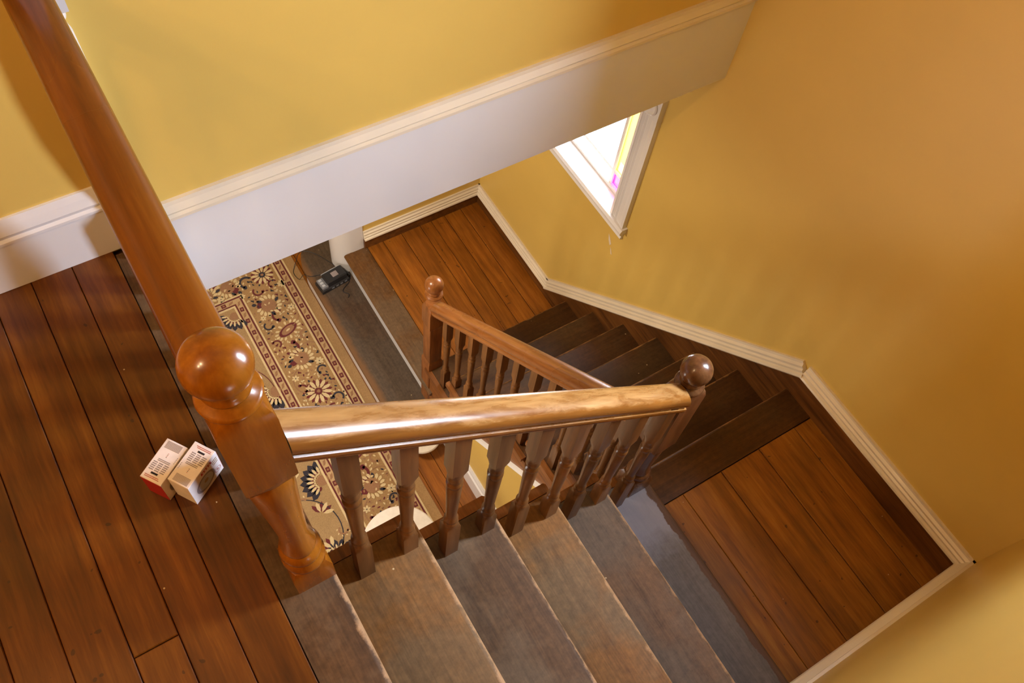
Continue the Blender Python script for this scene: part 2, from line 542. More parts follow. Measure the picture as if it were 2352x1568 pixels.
# ------------------------------------------------------------------ setting: walls, floors, ceilings
V, F = grid_wall('x', XR, XR + 0.20, [-1.8, -0.07, 0.38, 1.835, 2.56, 5.2], [ZH - 0.1, -1.42, -0.72, 0.32, 1.62, HTOP], {(1, 3), (3, 1)})
struct('wall_right', V, F, M['yellow'], label='long mustard wall beside the stairs with the small coloured window')
wr_ = bpy.data.objects['wall_right']
for pc in ([(1.800, -1.590), (1.815, -1.575), (1.806, -1.612), (1.788, -1.640), (1.780, -1.622)], [(1.770, -1.655), (1.780, -1.645), (1.764, -1.685), (1.756, -1.680)]):
    struct('plaster_chip', *prism(pc, XR - 0.0012, XR, 'yz'), M['chipped'], wr_)
struct('wall_back', *boxg(-2.6, XR, YF, YF + 0.12, -0.30, HTOP), M['yellow'], label='mustard upper wall above the white boxed beam')
struct('wall_front', *boxg(0.32, XR, YN - 0.12, YN, ZH, HTOP), M['yellow'], label='mustard wall beside the middle landing nearest the viewer')
struct('wall_upper_front', *boxg(-2.6, 0.32, -1.9, -1.8, -0.3, HTOP), M['yellow'])
struct('wall_upper_side', *boxg(0.32, 0.42, -1.9, YN - 0.12, -0.3, HTOP), M['yellow'])
struct('wall_left', *boxg(-2.7, -2.6, -1.9, 5.2, ZH, HTOP), M['yellow'])
struct('wall_back_lower', *boxg(1.17, XR, YB, YB + 0.20, ZL - 0.2, -0.30), M['yellow'], label='mustard wall at the back of the lower landing')
struct('wall_hall_back', *boxg(-2.6, XR, 5.1, 5.2, ZH, -0.30), M['yellow'])
struct('wall_hall_front', *boxg(-2.6, XS, -0.9, -0.8, ZH, -0.30), M['yellow'])
struct('ceiling', *boxg(-2.7, XR + 0.2, -1.9, YF + 0.12, HTOP, HTOP + 0.1), M['ceiling'])
struct('ceiling_lower', *boxg(-2.6, XR, YF + 0.0, 5.2, -0.30, -0.22), M['ceiling'])

# upper floor: slab, boards and edge board
fl = struct('floor', *boxg(-2.6, 0.060, -1.8, YF, -0.30, -0.024), M['floor_dark'], label='varnished pine board floor of the upper hall')
xs = [-0.030, -0.130, -0.226, -0.316, -0.4235, -0.520, -0.615, -0.71, -0.81, -0.905, -1.0, -1.1, -1.2]
for i in range(len(xs) - 1):
    x1, x0 = xs[i], xs[i + 1]
    cuts = [-1.8, YF]
    if i == 2: cuts = [-1.8, 0.568, YF]
    elif i == 5: cuts = [-1.8, 0.2, YF]
    for j in range(len(cuts) - 1):
        b = (x0 + 0.0008, x1 - 0.0008, cuts[j] + 0.001, cuts[j + 1] - 0.001, -0.024, 0.0 - 0.0008 * ((i * 7) % 3))
        box('floor_board', b, M['floor'], fl, 0.0018, ((x0 + x1) / 2, cuts[j], 0))
struct('floor_board_field', *boxg(-2.6, -1.2, -1.8, YF, -0.024, 0), M['floor'], fl)


def nosed(x0, x1, z, th, rad=0.014, n=5):
    """xz polygon of a tread whose front edge at x1 is rounded"""
    pts = [(x0, z - th), (x1 - rad, z - th)]
    h = th / 2
    for i in range(n + 1):
        a = -PI / 2 + PI * i / n
        pts.append((x1 - rad + rad * math.cos(a), z - h + h * math.sin(a)))
    pts.append((x0, z))
    return pts


V, F = prism(nosed(-0.0285, XN1, 0.0, 0.030), -0.25, YF - 0.03, 'xz')
mk('edge_board', V, F, M['tread_a'], fl, (XN1, 0.0, 0.0), 40)
struct('edge_fascia', *boxg(0.060, 0.078, 0.63, YF - 0.02, -0.30, -0.030), M['white'], fl)

# upper back wall: baseboard, boxed beam, half post
bb = [(YF, 0.0), (YF - 0.016, 0.0), (YF - 0.016, 0.148), (YF - 0.020, 0.152), (YF - 0.020, 0.160), (YF - 0.014, 0.166), (YF - 0.018, 0.178), (YF - 0.012, 0.200), (YF - 0.006, 0.218), (YF, 0.218)]
struct('baseboard_back', *prism(bb, -2.6, 0.004, 'yz'), M['white'], label='white moulded baseboard of the upper hall')
fas = struct('trim_1', *boxg(0.0, XR, YF - 0.014, YF + 0.125, -0.302, 0.032), M['white'], label='white boxed beam edging the upper wall over the stairwell')
cap = [(YF, 0.030), (YF - 0.016, 0.030), (YF - 0.024, 0.036), (YF - 0.024, 0.046), (YF - 0.016, 0.050), (YF - 0.021, 0.060), (YF - 0.012, 0.078), (YF - 0.010, 0.090), (YF, 0.090)]
struct('cap_moulding', *prism(cap, 0.0, XR, 'yz'), M['chipped'], fas)

hp = thing('half_newel_post', 'white painted half post against the upper wall behind the round handrail', 'post', (0.045, YF - 0.024, 0))
V, F = loft([(0.0, 0.042, 1), (0.148, 0.042, 1)], 32, 0.045, YF - 0.018)
mk('base_block', V, F, M['white'], hp, None, 40)
V, F = loft([(0.148, 0.042, 1), (0.165, 0.040, 0), (0.18, 0.033, 0), (0.24, 0.030, 0), (0.40, 0.041, 0), (0.52, 0.043, 0), (0.64, 0.040, 0), (0.66, 0.034, 0), (0.672, 0.034, 0), (0.68, 0.040, 0), (0.692, 0.040, 0), (0.70, 0.036, 0)], 32, 0.045, YF - 0.018)
mk('shaft', V, F, M['white'], hp, None, 40)
V, F = loft([(0.70, 0.036, 0), (0.712, 0.044, 1), (0.90, 0.044, 1), (0.915, 0.036, 0.4)], 32, 0.045, YF - 0.018)
mk('rail_block', V, F, M['white'], hp, None, 40)

# ------------------------------------------------------------------ upper flight
YT = 0.600
uf = thing('stair_flight', 'worn straight flight of wooden treads below the upper hall floor', 'staircase', (XN1, 0.2, -1.2))
tm = ['tread_b', 'tread_a', 'tread_b', 'tread_c', 'tread_grey']
for k in range(1, 6):
    xb, xf, z = XN1 + (k - 1) * GO - 0.028, XN1 + k * GO, -k * RISE
    V, F = prism(nosed(xb, xf, z, 0.030), YN, YT, 'xz')
    mk('tread', V, F, M[tm[k - 1]], uf, (xf, 0.0, z), 40)
    rn = []
    V, F = prism([(xb + 0.024, YT + 0.002), (xf - 0.004, YT + 0.002), (xf, YT + 0.008), (xf, YT + 0.026), (xf - 0.006, YT + 0.032), (xb + 0.024, YT + 0.032)], z - 0.030, z, 'xy')
    mk('return_nosing', V, F, M['string'], uf)
for k in range(0, 6):
    xr = XN1 + k * GO - 0.028
    box('riser', (xr - 0.018, xr, YN, YT, -(k + 1) * RISE - 0.0, -k * RISE - 0.030), M['string'], uf)
# cut string with soffit
poly = [(0.065, -0.03)]
for k in range(1, 6):
    poly += [(XN1 + (k - 1) * GO - 0.026, -k * RISE - 0.030), (XN1 + k * GO - 0.026, -k * RISE - 0.030)]
poly += [(XN1 + 5 * GO - 0.026, -5 * RISE - 0.30), (0.065, -0.34)]
mk('string', *prism(poly, YT + 0.002, YT + 0.024, 'xz'), M['string'], uf)
mk('soffit', *prism([(0.065, -0.30), (0.065, -0.34), (1.22, -1.40), (1.22, -1.36)], YN, YT, 'xz'), M['ceiling'], uf)

# ------------------------------------------------------------------ middle landing
XE = XN1 + 5 * GO                 # nosing above the landing
ml = thing('stair_landing', 'middle landing of wide brown boards in the corner of the stairs', 'landing', (1.6, 0.1, ZM))
box('subfloor', (XS, XR, YN, Y0 - 0.02, ZM - 0.24, ZM - 0.022), M['skirt'], ml)
sx = [XE - 0.03, 1.385, 1.570, 1.758, 1.942, XR - 0.001]
for i in range(5):
    box('board', (sx[i] + 0.0014, sx[i + 1] - 0.0014, YN, 0.492, ZM - 0.022, ZM - 0.0012 * ((i * 5) % 3)), M['landing'], ml, 0.002, ((sx[i] + sx[i + 1]) / 2, 0, ZM))
# the nosing board across the front of the landing
def nosed_y(y0, y1, z, th, rad=0.014, n=5):
    return nosed(y0, y1, z, th, rad, n)
V, F = prism(nosed_y(0.495, Y0, ZM + 0.001, 0.030), XE - 0.10, XR - 0.016, 'yz')
mk('nosing', V, F, M['nosing_low'], ml, (1.6, Y0, ZM), 40)

# ------------------------------------------------------------------ lower flight
XLT = 1.108
lf = thing('stair_flight', 'dark narrow flight of six treads between the two landings', 'staircase', (1.6, 1.3, ZL))
for i in range(1, 7):
    yb, yf, z = Y0 + (i - 1) * GO2 - 0.028, Y0 + i * GO2, ZM - i * RISE2
    V, F = prism(nosed_y(yb, yf, z, 0.028), XLT + 0.026, XR - 0.016, 'yz')
    mk('tread', V, F, M['tread_low'], lf, (1.6, yf, z), 40)
    V, F = prism([(XLT, yb + 0.024), (XLT, yf - 0.004), (XLT + 0.006, yf), (XLT + 0.025, yf), (XLT + 0.025, yb + 0.024)], z - 0.028, z, 'xy')
    mk('return_nosing', V, F, M['string'], lf)
for i in range(0, 7):
    yr = Y0 + i * GO2 - 0.028
    box('riser', (XLT + 0.03, XR - 0.02, yr - 0.018, yr, ZM - (i + 1) * RISE2, ZM - i * RISE2 - 0.028), M['string'], lf)
slope = -RISE2 / GO2 * 1.03
zt = lambda y: -2.257 - 0.93 * (y - 1.407)          # underside line of the string
poly = [(0.55, ZM - 0.03)]
for i in range(0, 7):
    yr = Y0 + i * GO2 - 0.026
    poly += [(yr, ZM - i * RISE2 - 0.028), (yr, ZM - (i + 1) * RISE2 - 0.028)]
poly = poly[:-1] + [(1.95, ZL + 0.05), (1.95, zt(1.95) + 0.0), (0.55, zt(0.55))]
mk('string', *prism(poly, 1.122, 1.145, 'yz'), M['string'], lf)
mk('string_trim', *sweep([(0, 0), (-0.014, 0), (-0.018, 0.008), (-0.012, 0.022), (0, 0.026)], (1.1225, 0.55, zt(0.55) - 0.008), (1.1225, 1.93, zt(1.93) - 0.008), (1, 0, 0), 1), M['white'], lf)

# wall under the lower flight with its baseboard
poly = [(YN, ZH), (1.97, ZH), (1.97, zt(1.97)), (0.55, zt(0.55)), (0.55, ZM - 0.2), (YN, ZM - 0.2)]
struct('wall_spandrel', *prism(poly, XS - 0.012, XS + 0.08, 'yz'), M['yellow'], label='mustard wall under the lower flight seen between the balusters')
bbp = [(XS - 0.012, ZH), (XS - 0.034, ZH), (XS - 0.034, ZH + 0.14), (XS - 0.026, ZH + 0.150), (XS - 0.026, ZH + 0.170), (XS - 0.018, ZH + 0.19), (XS - 0.012, ZH + 0.19)]
struct('baseboard_spandrel', *prism(bbp, YN, 1.95, 'xz'), M['white'], label='white baseboard along the hall floor seen between the balusters')

# ------------------------------------------------------------------ lower landing and the single step
ll = thing('stair_landing', 'lower landing of orange brown boards below the small window', 'landing', (1.6, 2.4, ZL))
box('subfloor', (1.16, XR, 1.96, YB, ZL - 0.38, ZL - 0.022), M['skirt'], ll)
sx = [1.254, 1.360, 1.487, 1.617, 1.695, 1.790, 1.907, 2.030]
for i in range(7):
    box('board', (sx[i] + 0.0013, sx[i + 1] - 0.0013, 1.945, YB - 0.012, ZL - 0.022, ZL - 0.001 * ((i * 5) % 3)), M['lowboard'], ll, 0.002, ((sx[i] + sx[i + 1]) / 2, 2.0, ZL))
V, F = prism([(-a, b) for a, b in nosed(-1.252, -1.102, ZL, 0.030)], 1.90, YB - 0.004, 'xz')
mk('nosing', V, F, M['land_edge'], ll, (1.102, 2.4, ZL), 40)
box('riser', (1.130, 1.148, 1.90, YB + 0.02, ZS, ZL - 0.030), M['white'], ll)

st = thing('stair_step', 'single dark stained step with rounded end below the lower landing', 'step', (1.0, 2.5, ZH))
def step_poly(xf, r, y0, yc):
    p = [(1.14, y0), (xf, y0), (xf, yc)]
    for i in range(1, 19):
        a = PI - PI * i / 18
        p.append((xf + r + r * math.cos(a) * 1.0, yc + r * math.sin(a)))
    p.append((1.14, yc))
    return p
V, F = prism(step_poly(0.884, 0.256, 1.93, 3.10), ZS - 0.032, ZS, 'xy')
mk('tread', V, F, M['step'], st, (0.884, 2.5, ZS), 40)
V, F = prism(step_poly(0.900, 0.240, 1.93, 3.10), ZH, ZS - 0.032, 'xy')
mk('riser', V, F, M['white'], st, None, 30)

# rounded white end of the lower back wall
pts = [(1.236, YB - 0.006), (1.236, YB + 0.20)]
for i in range(13):
    a = PI / 2 + PI * i / 12
    pts.append((1.165 + 0.103 * math.cos(a), YB + 0.097 + 0.103 * math.sin(a)))
struct('trim_2', *prism(pts, ZS, -0.30, 'xy'), M['white'], None, 30, 'rounded white end of the wall beside the lower landing')

# ------------------------------------------------------------------ hall floor and rug
hf = struct('floor_hall', *boxg(-2.6, XS, -0.9, 5.1, ZH - 0.12, ZH - 0.022), M['floor_dark'], label='orange pine board floor of the lower hall')
n = 0
x = XS - 0.03
while x > -0.35:
    w = 0.098 + 0.012 * math.sin(n * 2.1)
    box('hall_board', (x - w + 0.0012, x - 0.0012, -0.8, 5.1, ZH - 0.022, ZH), M['lowboard'], hf, 0.0016, (x - w / 2, 0, ZH))
    x -= w; n += 1
struct('hall_board_field', *boxg(-2.6, x, -0.8, 5.1, ZH - 0.022, ZH), M['lowboard'], hf)

RX1, RX0, RY0, RY1 = 0.895, -1.12, 0.15, 3.65
rug = thing('patterned_rug', 'tan floral runner rug with maroon and cream borders on the hall floor', 'rug', (0.0, 2.0, ZH))
ZR = ZH + 0.008
box('pile', (RX0, RX1, RY0, RY1, ZH, ZR), M['rug_border'], rug, 0.003)
zlev = [ZR]


def flat(polys, name, mat, dz):
    """pattern pieces woven in one colour, each a slightly raised tuft of pile"""
    V, F = [], []
    z = ZR + dz
    for p in polys:
        k = len(p); n0 = len(V)
        ar = sum(p[i][0] * p[(i + 1) % k][1] - p[(i + 1) % k][0] * p[i][1] for i in range(k))
        if ar < 0: p = list(reversed(p))
        V += [(a, b, z) for a, b in p] + [(a, b, ZR - 0.001) for a, b in p]
        F.append(tuple(range(n0, n0 + k)))
        F += [(n0 + i, n0 + k + i, n0 + k + (i + 1) % k, n0 + (i + 1) % k) for i in range(k)]
    o = mk(name, V, F, mat, rug); o['kind'] = 'stuff'
    return o


rect = lambda x0, x1, y0, y1: [(x0, y0), (x1, y0), (x1, y1), (x0, y1)]


def frame(d0, d1):
    """the four strips of a band between insets d0 and d1 from the rug edge"""
    a0, a1, b0, b1 = RX0 + d0, RX1 - d0, RY0 + d0, RY1 - d0
    c0, c1, e0, e1 = RX0 + d1, RX1 - d1, RY0 + d1, RY1 - d1
    return [[(a0, b0), (a1, b0), (c1, e0), (c0, e0)], [(a1, b0), (a1, b1), (c1, e1), (c1, e0)],
            [(a1, b1), (a0, b1), (c0, e1), (c1, e1)], [(a0, b1), (a0, b0), (c0, e0), (c0, e1)]]


cream, maroon, navy, rose, field, sand = [], [], [], [], [], []
field += [rect(RX0 + 0.475, RX1 - 0.475, RY0 + 0.475, RY1 - 0.475)]
for d in (0.060, 0.395):
    cream += frame(d, d + 0.010) + frame(d + 0.068, d + 0.080)
    maroon += frame(d + 0.012, d + 0.021) + frame(d + 0.058, d + 0.067)
    sand += frame(d + 0.022, d + 0.057)
    # alternating square and leaf in the narrow stripe
    yy = RY0 + d + 0.06; i = 0
    xm = RX1 - d - 0.040
    while yy < RY1 - d - 0.05:
        for xc in ((xm,) if True else ()):
            if i % 2 == 0:
                maroon.append([(xc - 0.013, yy - 0.015), (xc + 0.010, yy - 0.017), (xc + 0.013, yy + 0.015), (xc - 0.011, yy + 0.016)])
                rose.append(rect(xc - 0.005, xc + 0.005, yy - 0.006, yy + 0.006))
            else:
                rose.append([(xc - 0.013, yy - 0.018), (xc + 0.004, yy - 0.010), (xc + 0.013, yy + 0.018), (xc - 0.004, yy + 0.012)])
        yy += 0.047; i += 1
    xx = RX0 + d + 0.06; i = 0
    ym = RY1 - d - 0.040
    while xx < RX1 - d - 0.05:
        if i % 2 == 0:
            maroon.append(rect(xx - 0.015, xx + 0.015, ym - 0.013, ym + 0.012)); rose.append(rect(xx - 0.006, xx + 0.006, ym - 0.005, ym + 0.005))
        else:
            rose.append([(xx - 0.018, ym - 0.013), (xx - 0.010, ym + 0.004), (xx + 0.018, ym + 0.013), (xx + 0.012, ym - 0.004)])
        xx += 0.047; i += 1


def petal(cx, cy, a, L, w, off=0.0):
    c, s = math.cos(a), math.sin(a)
    P = [(off, 0), (off + L * 0.35, w * 0.5), (off + L * 0.75, w * 0.45), (off + L, 0), (off + L * 0.7, -w * 0.5), (off + L * 0.3, -w * 0.42)]
    return [(cx + c * u - s * v, cy + s * u + c * v) for u, v in P]


def arcband(cx, cy, r0, r1, a0, a1, n=9):
    P = [(cx + r1 * math.cos(a0 + (a1 - a0) * i / n), cy + r1 * math.sin(a0 + (a1 - a0) * i / n)) for i in range(n + 1)]
    P += [(cx + r0 * math.cos(a1 + (a0 - a1) * i / n), cy + r0 * math.sin(a1 + (a0 - a1) * i / n)) for i in range(n + 1)]
    return P


def quads(P):
    k = len(P) // 2
    return [[P[i], P[i + 1], P[2 * k - 2 - i], P[2 * k - 1 - i]] for i in range(k - 1)]


rr = random.Random(11)


def blob(cx, cy, r, jag=0.45, n=11):
    return [(cx + r * (1 - jag * rr.random()) * math.cos(2 * PI * i / n), cy + r * (1 - jag * rr.random()) * math.sin(2 * PI * i / n)) for i in range(n)]


def wreath(cx, cy, r, rot=0.0):
    rose.append(blob(cx, cy, r * 0.62, 0.1, 14))
    for i in range(15):
        a = rot + 0.2 + i * (2 * PI - 1.0) / 14
        (navy if i % 5 == 4 else cream).append(petal(cx + r * 0.62 * math.cos(a), cy + r * 0.62 * math.sin(a), a + 0.5, r * 0.50, r * 0.24))
        if i % 2 == 0: navy.append(petal(cx + r * 0.86 * math.cos(a + .12), cy + r * 0.86 * math.sin(a + .12), a + 0.7, r * 0.26, r * 0.12))
    a = rot - 0.25
    maroon.append(blob(cx + r * 0.72 * math.cos(a), cy + r * 0.72 * math.sin(a), r * 0.36, 0.5))
    navy.append(petal(cx + r * 0.95 * math.cos(a), cy + r * 0.95 * math.sin(a), a, r * 0.4, r * 0.28))


def flower(cx, cy, r, n=11, core=None):
    for i in range(n):
        a = 2 * PI * i / n + 0.1
        cream.append(petal(cx, cy, a, r * 0.72, r * 0.26, r * 0.26))
        maroon.append(petal(cx, cy, a + PI / n, r * 0.66, r * 0.24, r * 0.34))
        if i % 2: navy.append(petal(cx, cy, a, r * 0.24, r * 0.14, r * 0.94))
    (core if core is not None else maroon).append(blob(cx, cy, r * 0.34, 0.3))
    rose.append(blob(cx, cy, r * 0.14, 0.2))


def daisy(cx, cy, r, n=7):
    for i in range(n): cream.append(petal(cx, cy, 2 * PI * i / n, r, r * 0.55, r * 0.1))
    navy.append(blob(cx, cy, r * 0.36, 0.2, 8))


def curl(cx, cy, r, rot, col):
    for q in quads(arcband(cx, cy, r * 0.62, r * 0.9, rot, rot + 3.6)): col.append(q)
    col.append(blob(cx + r * 0.76 * math.cos(rot + 3.6), cy + r * 0.76 * math.sin(rot + 3.6), r * 0.34, 0.4))
    for i in range(5):
        a = rot + 0.4 + i * 0.7
        cream.append(petal(cx + r * 0.95 * math.cos(a), cy + r * 0.95 * math.sin(a), a + 0.8, r * 0.42, r * 0.22))


def fan(cx, cy, r, rot, n=7, spread=2.3):
    rose.append(blob(cx, cy, r * 0.30, 0.2))
    for i in range(n):
        a = rot - spread / 2 + spread * i / (n - 1)
        navy.append(petal(cx, cy, a, r * 0.62, r * 0.30, r * 0.42))
        cream.append(petal(cx, cy, a, r * 0.40, r * 0.12, r * 0.36))
        maroon.append(petal(cx, cy, a + 0.16, r * 0.26, r * 0.14, r * 0.30))
    for q in quads(arcband(cx, cy, r * 0.34, r * 0.42, rot - spread / 2, rot + spread / 2)): cream.append(q)


def oval(cx, cy, r, rot):
    c, s = math.cos(rot), math.sin(rot)
    E = lambda k: [(cx + c * k * r * math.cos(t) - s * k * r * 0.5 * math.sin(t), cy + s * k * r * math.cos(t) + c * k * r * 0.5 * math.sin(t)) for t in [2 * PI * i / 16 for i in range(16)]]
    maroon.append(E(0.78)); rose.append(E(0.56))
    for i in range(14):
        t = 2 * PI * i / 14
        px, py = cx + c * r * 0.78 * math.cos(t) - s * r * 0.42 * math.sin(t), cy + s * r * 0.78 * math.cos(t) + c * r * 0.42 * math.sin(t)
        cream.append(petal(px, py, math.atan2(py - cy, px - cx), r * 0.34, r * 0.17))
    cream.append(petal(cx, cy, rot, r * 0.4, r * 0.14, -r * 0.2))


def vine(cx, cy, r, rot):
    for q in quads(arcband(cx, cy, r * 0.96, r * 1.0 + 0.002, rot, rot + 2.9, 12)): rose.append(q)


def border_unit(ya, sgn=1):
    """one repeat of the broad floral border, 0.94 m long, centred on the border's long side"""
    f = lambda x, y: (x, ya + y)
    wreath(*f(0.616, 0.093), 0.078, 2.9); curl(*f(0.640, 0.000), 0.048, 0.8, maroon)
    oval(*f(0.647, -0.126), 0.085, 0.35); curl(*f(0.556, -0.045), 0.036, 2.0, navy)
    curl(*f(0.612, -0.255), 0.056, 3.6, maroon); wreath(*f(0.634, -0.349), 0.074, 3.6)
    daisy(*f(0.722, -0.414), 0.026); flower(*f(0.629, -0.600), 0.085, 11)
    daisy(*f(0.548, 0.020), 0.018, 6); daisy(*f(0.545, -0.46), 0.022, 6); daisy(*f(0.735, 0.02), 0.024, 6)
    curl(*f(0.730, -0.200), 0.040, 1.2, rose); curl(*f(0.545, -0.190), 0.034, 5.0, maroon)
    curl(*f(0.712, -0.475), 0.036, 0.2, navy); curl(*f(0.55, -0.545), 0.038, 4.4, maroon)
    curl(*f(0.716, -0.690), 0.040, 5.4, navy); curl(*f(0.556, -0.690), 0.036, 2.6, navy)
    curl(*f(0.662, -0.745), 0.040, 1.0, maroon); daisy(*f(0.742, -0.775), 0.024)
    vine(*f(0.66, -0.02), 0.095, 5.0); vine(*f(0.62, -0.5), 0.10, 1.6); vine(*f(0.70, -0.33), 0.07, 5.4)


for ya in (3.0, 2.06, 1.12):
    border_unit(ya)
# end border and corner
flower(0.672, 3.325, 0.075, 11, navy); curl(0.560, 3.318, 0.050, 0.6, navy); wreath(0.446, 3.335, 0.076, 5.6)
curl(0.600, 3.222, 0.040, 2.2, maroon); curl(0.705, 3.235, 0.034, 0.4, maroon); daisy(0.752, 3.210, 0.026)
wreath(0.300, 3.330, 0.070, 2.0); curl(0.36, 3.40, 0.04, 3.0, maroon); daisy(0.375, 3.27, 0.024); flower(0.16, 3.33, 0.08, 11)
wreath(0.02, 3.33, 0.07, 1.0); curl(-0.1, 3.34, 0.05, 2.0, navy); daisy(0.50, 3.23, 0.018, 6)
for q in (0.05, 0.55): wreath(q, 3.47, 0.07, 4.0)
flower(0.30, 3.47, 0.07); flower(0.72, 3.46, 0.07); curl(0.42, 3.47, 0.04, 1.0, navy)
# field: corner palmettes and side fans
fan(0.400, 3.120, 0.105, -2.3); fan(0.408, 2.520, 0.125, 3.5, 8); fan(0.408, 1.875, 0.125, 2.7, 8); fan(0.408, 1.25, 0.12, 3.3, 8)
for (px, py, a) in ((0.315, 1.700, 0.9), (0.290, 1.49, 2.4), (0.345, 2.30, 0.4), (0.25, 1.95, 1.6)):
    for i in range(6):
        t = a + (i - 2.5) * 0.42
        (maroon if i % 2 else cream).append(petal(px, py, t, 0.062, 0.022, 0.012))
curl(0.382, 1.560, 0.032, 2.2, rose); curl(0.25, 1.80, 0.04, 0.5, rose); fan(0.30, 1.44, 0.09, 1.2, 6)
for q in quads(arcband(0.16, 1.62, 0.224, 0.230, -0.9, 1.4, 14)): navy.append(q)
for q in quads(arcband(0.16, 2.55, 0.250, 0.255, -0.4, 0.7, 10)): maroon.append(q)
flower(0.12, 2.2, 0.16, 14, navy); flower(0.05, 1.75, 0.14, 13); wreath(0.2, 2.75, 0.09, 2.0)
pts_ = {}
for grp in (cream, maroon, navy, rose):
    for p in grp:
        for q in p: pts_.setdefault((int(q[0] / 0.02), int(q[1] / 0.02)), []).append(q)


def free(x, y, d):
    i, j = int(x / 0.02), int(y / 0.02)
    for a in range(i - 2, i + 3):
        for b in range(j - 2, j + 3):
            for q in pts_.get((a, b), ()):
                if (q[0] - x) ** 2 + (q[1] - y) ** 2 < d * d: return False
    return True


for t in range(9000):
    x, y = (rr.uniform(0.515, 0.745), rr.uniform(0.9, 3.22)) if t % 4 else (rr.uniform(-0.1, 0.745), rr.uniform(3.28, 3.50))
    if not free(x, y, 0.0125): continue
    a = rr.uniform(0, 2 * PI); col_ = (cream, navy, maroon, rose, cream)[t % 5]
    new = [petal(x, y, a, 0.020, 0.009, -0.010)]
    if t % 3 == 0: new.append(petal(x, y, a + 1.1, 0.018, 0.009, 0.0))
    col_ += new
    for p in new:
        for q in p: pts_.setdefault((int(q[0] / 0.02), int(q[1] / 0.02)), []).append(q)
for grp in (cream, maroon, navy, rose):          # the weave repeats mirrored about both middle lines
    old = list(grp)
    for p in old:
        mx = sum(q[0] for q in p) / len(p); my = sum(q[1] for q in p) / len(p)
        if len(p) == 4 and max(abs(p[0][0] - p[2][0]), abs(p[0][1] - p[2][1])) > 0.5: continue
        if mx > 0.02: grp.append([(RX0 + RX1 - a, b) for a, b in p])
    for p in list(grp):
        my = sum(q[1] for q in p) / len(p)
        if len(p) == 4 and max(abs(p[0][0] - p[2][0]), abs(p[0][1] - p[2][1])) > 0.5: continue
        if my > 3.19: grp.append([(a, RY0 + RY1 - b) for a, b in p])
flat(field, 'field_pile', M['rug'], 0.0006)
flat(sand, 'sand_stripe', M['rug_sand'], 0.0010)
flat(rose, 'rose_pattern', M['rug_rose'], 0.0022)
flat(maroon, 'maroon_pattern', M['rug_maroon'], 0.0016)
flat(navy, 'navy_pattern', M['rug_navy'], 0.0019)
flat(cream, 'cream_pattern', M['rug_cream'], 0.0025)

# ------------------------------------------------------------------ skirtings along the stairs
CAPP = [(0, 0), (-0.030, 0), (-0.033, 0.006), (-0.030, 0.014), (-0.022, 0.018), (-0.024, 0.030), (-0.017, 0.036), (-0.019, 0.048), (-0.010, 0.056), (-0.010, 0.068), (0, 0.068)]
br = thing('baseboard_right', 'brown skirting with chipped white cap stepping down the long mustard wall', None, (XR, 1.2, -1.5), None, 'structure')
SK = 0.018
ya, za = 0.625, -1.071                       # underside of the cap at the head of the slope
yb, zb = 2.140, ZL + 0.087
poly = [(YN, ZM - 0.01), (YN, za), (ya, za), (yb, zb), (YB, zb), (YB, ZL - 0.01), (1.99, ZL - 0.01)]
poly += [(Y0 - 0.03, ZM - 0.45), (Y0 - 0.03, ZM - 0.01)]
mk('skirt_board', *prism(poly, XR - SK, XR, 'yz'), M['skirt'], br)
mk('cap_moulding', *sweep(CAPP, (XR, YN, za), (XR, ya, za), (1, 0, 0)), M['chipped'], br)
mk('cap_moulding', *sweep(CAPP, (XR, ya - 0.012, za + 0.010), (XR, yb + 0.012, zb - 0.010), (1, 0, 0)), M['chipped'], br)
mk('cap_moulding', *sweep(CAPP, (XR, yb, zb), (XR, YB, zb), (1, 0, 0)), M['chipped'], br)
bf = thing('baseboard_front', 'white capped skirting on the wall of the middle landing nearest the viewer', None, (1.6, YN, ZM), None, 'structure')
box('skirt_board', (XE - 0.03, XR - SK, YN, YN + SK, ZM, za), M['skirt'], bf)
mk('cap_moulding', *sweep([(-a, b) for a, b in CAPP], (XE - 0.03, YN, za), (XR, YN, za), (0, 1, 0)), M['chipped'], bf)
bl_ = thing('baseboard_back_lower', 'cream capped brown skirting at the back of the lower landing', None, (1.6, YB, ZL), None, 'structure')
box('skirt_board', (1.238, XR - SK, YB - SK, YB, ZL, zb), M['skirt'], bl_)
mk('cap_moulding', *sweep(CAPP, (1.238, YB, zb), (XR, YB, zb), (0, 1, 0)), M['chipped'], bl_)

# ------------------------------------------------------------------ stair window
WY0, WY1, WZ0, WZ1 = 1.835, 2.56, -1.42, -0.72
w1 = thing('window_1', 'small stair window with yellow and pink margin panes and white moulded casing', None, (XR, 2.2, WZ0), None, 'structure')
CW = 0.112


def casing_prof():
    p = [(0, 0)]
    zz = [(0.000, 0.016), (0.016, 0.020), (0.020, 0.014), (0.026, 0.020), (0.034, 0.014), (0.042, 0.020), (0.050, 0.014), (0.060, 0.021), (0.080, 0.022), (0.096, 0.026), (CW, 0.026)]
    return zz


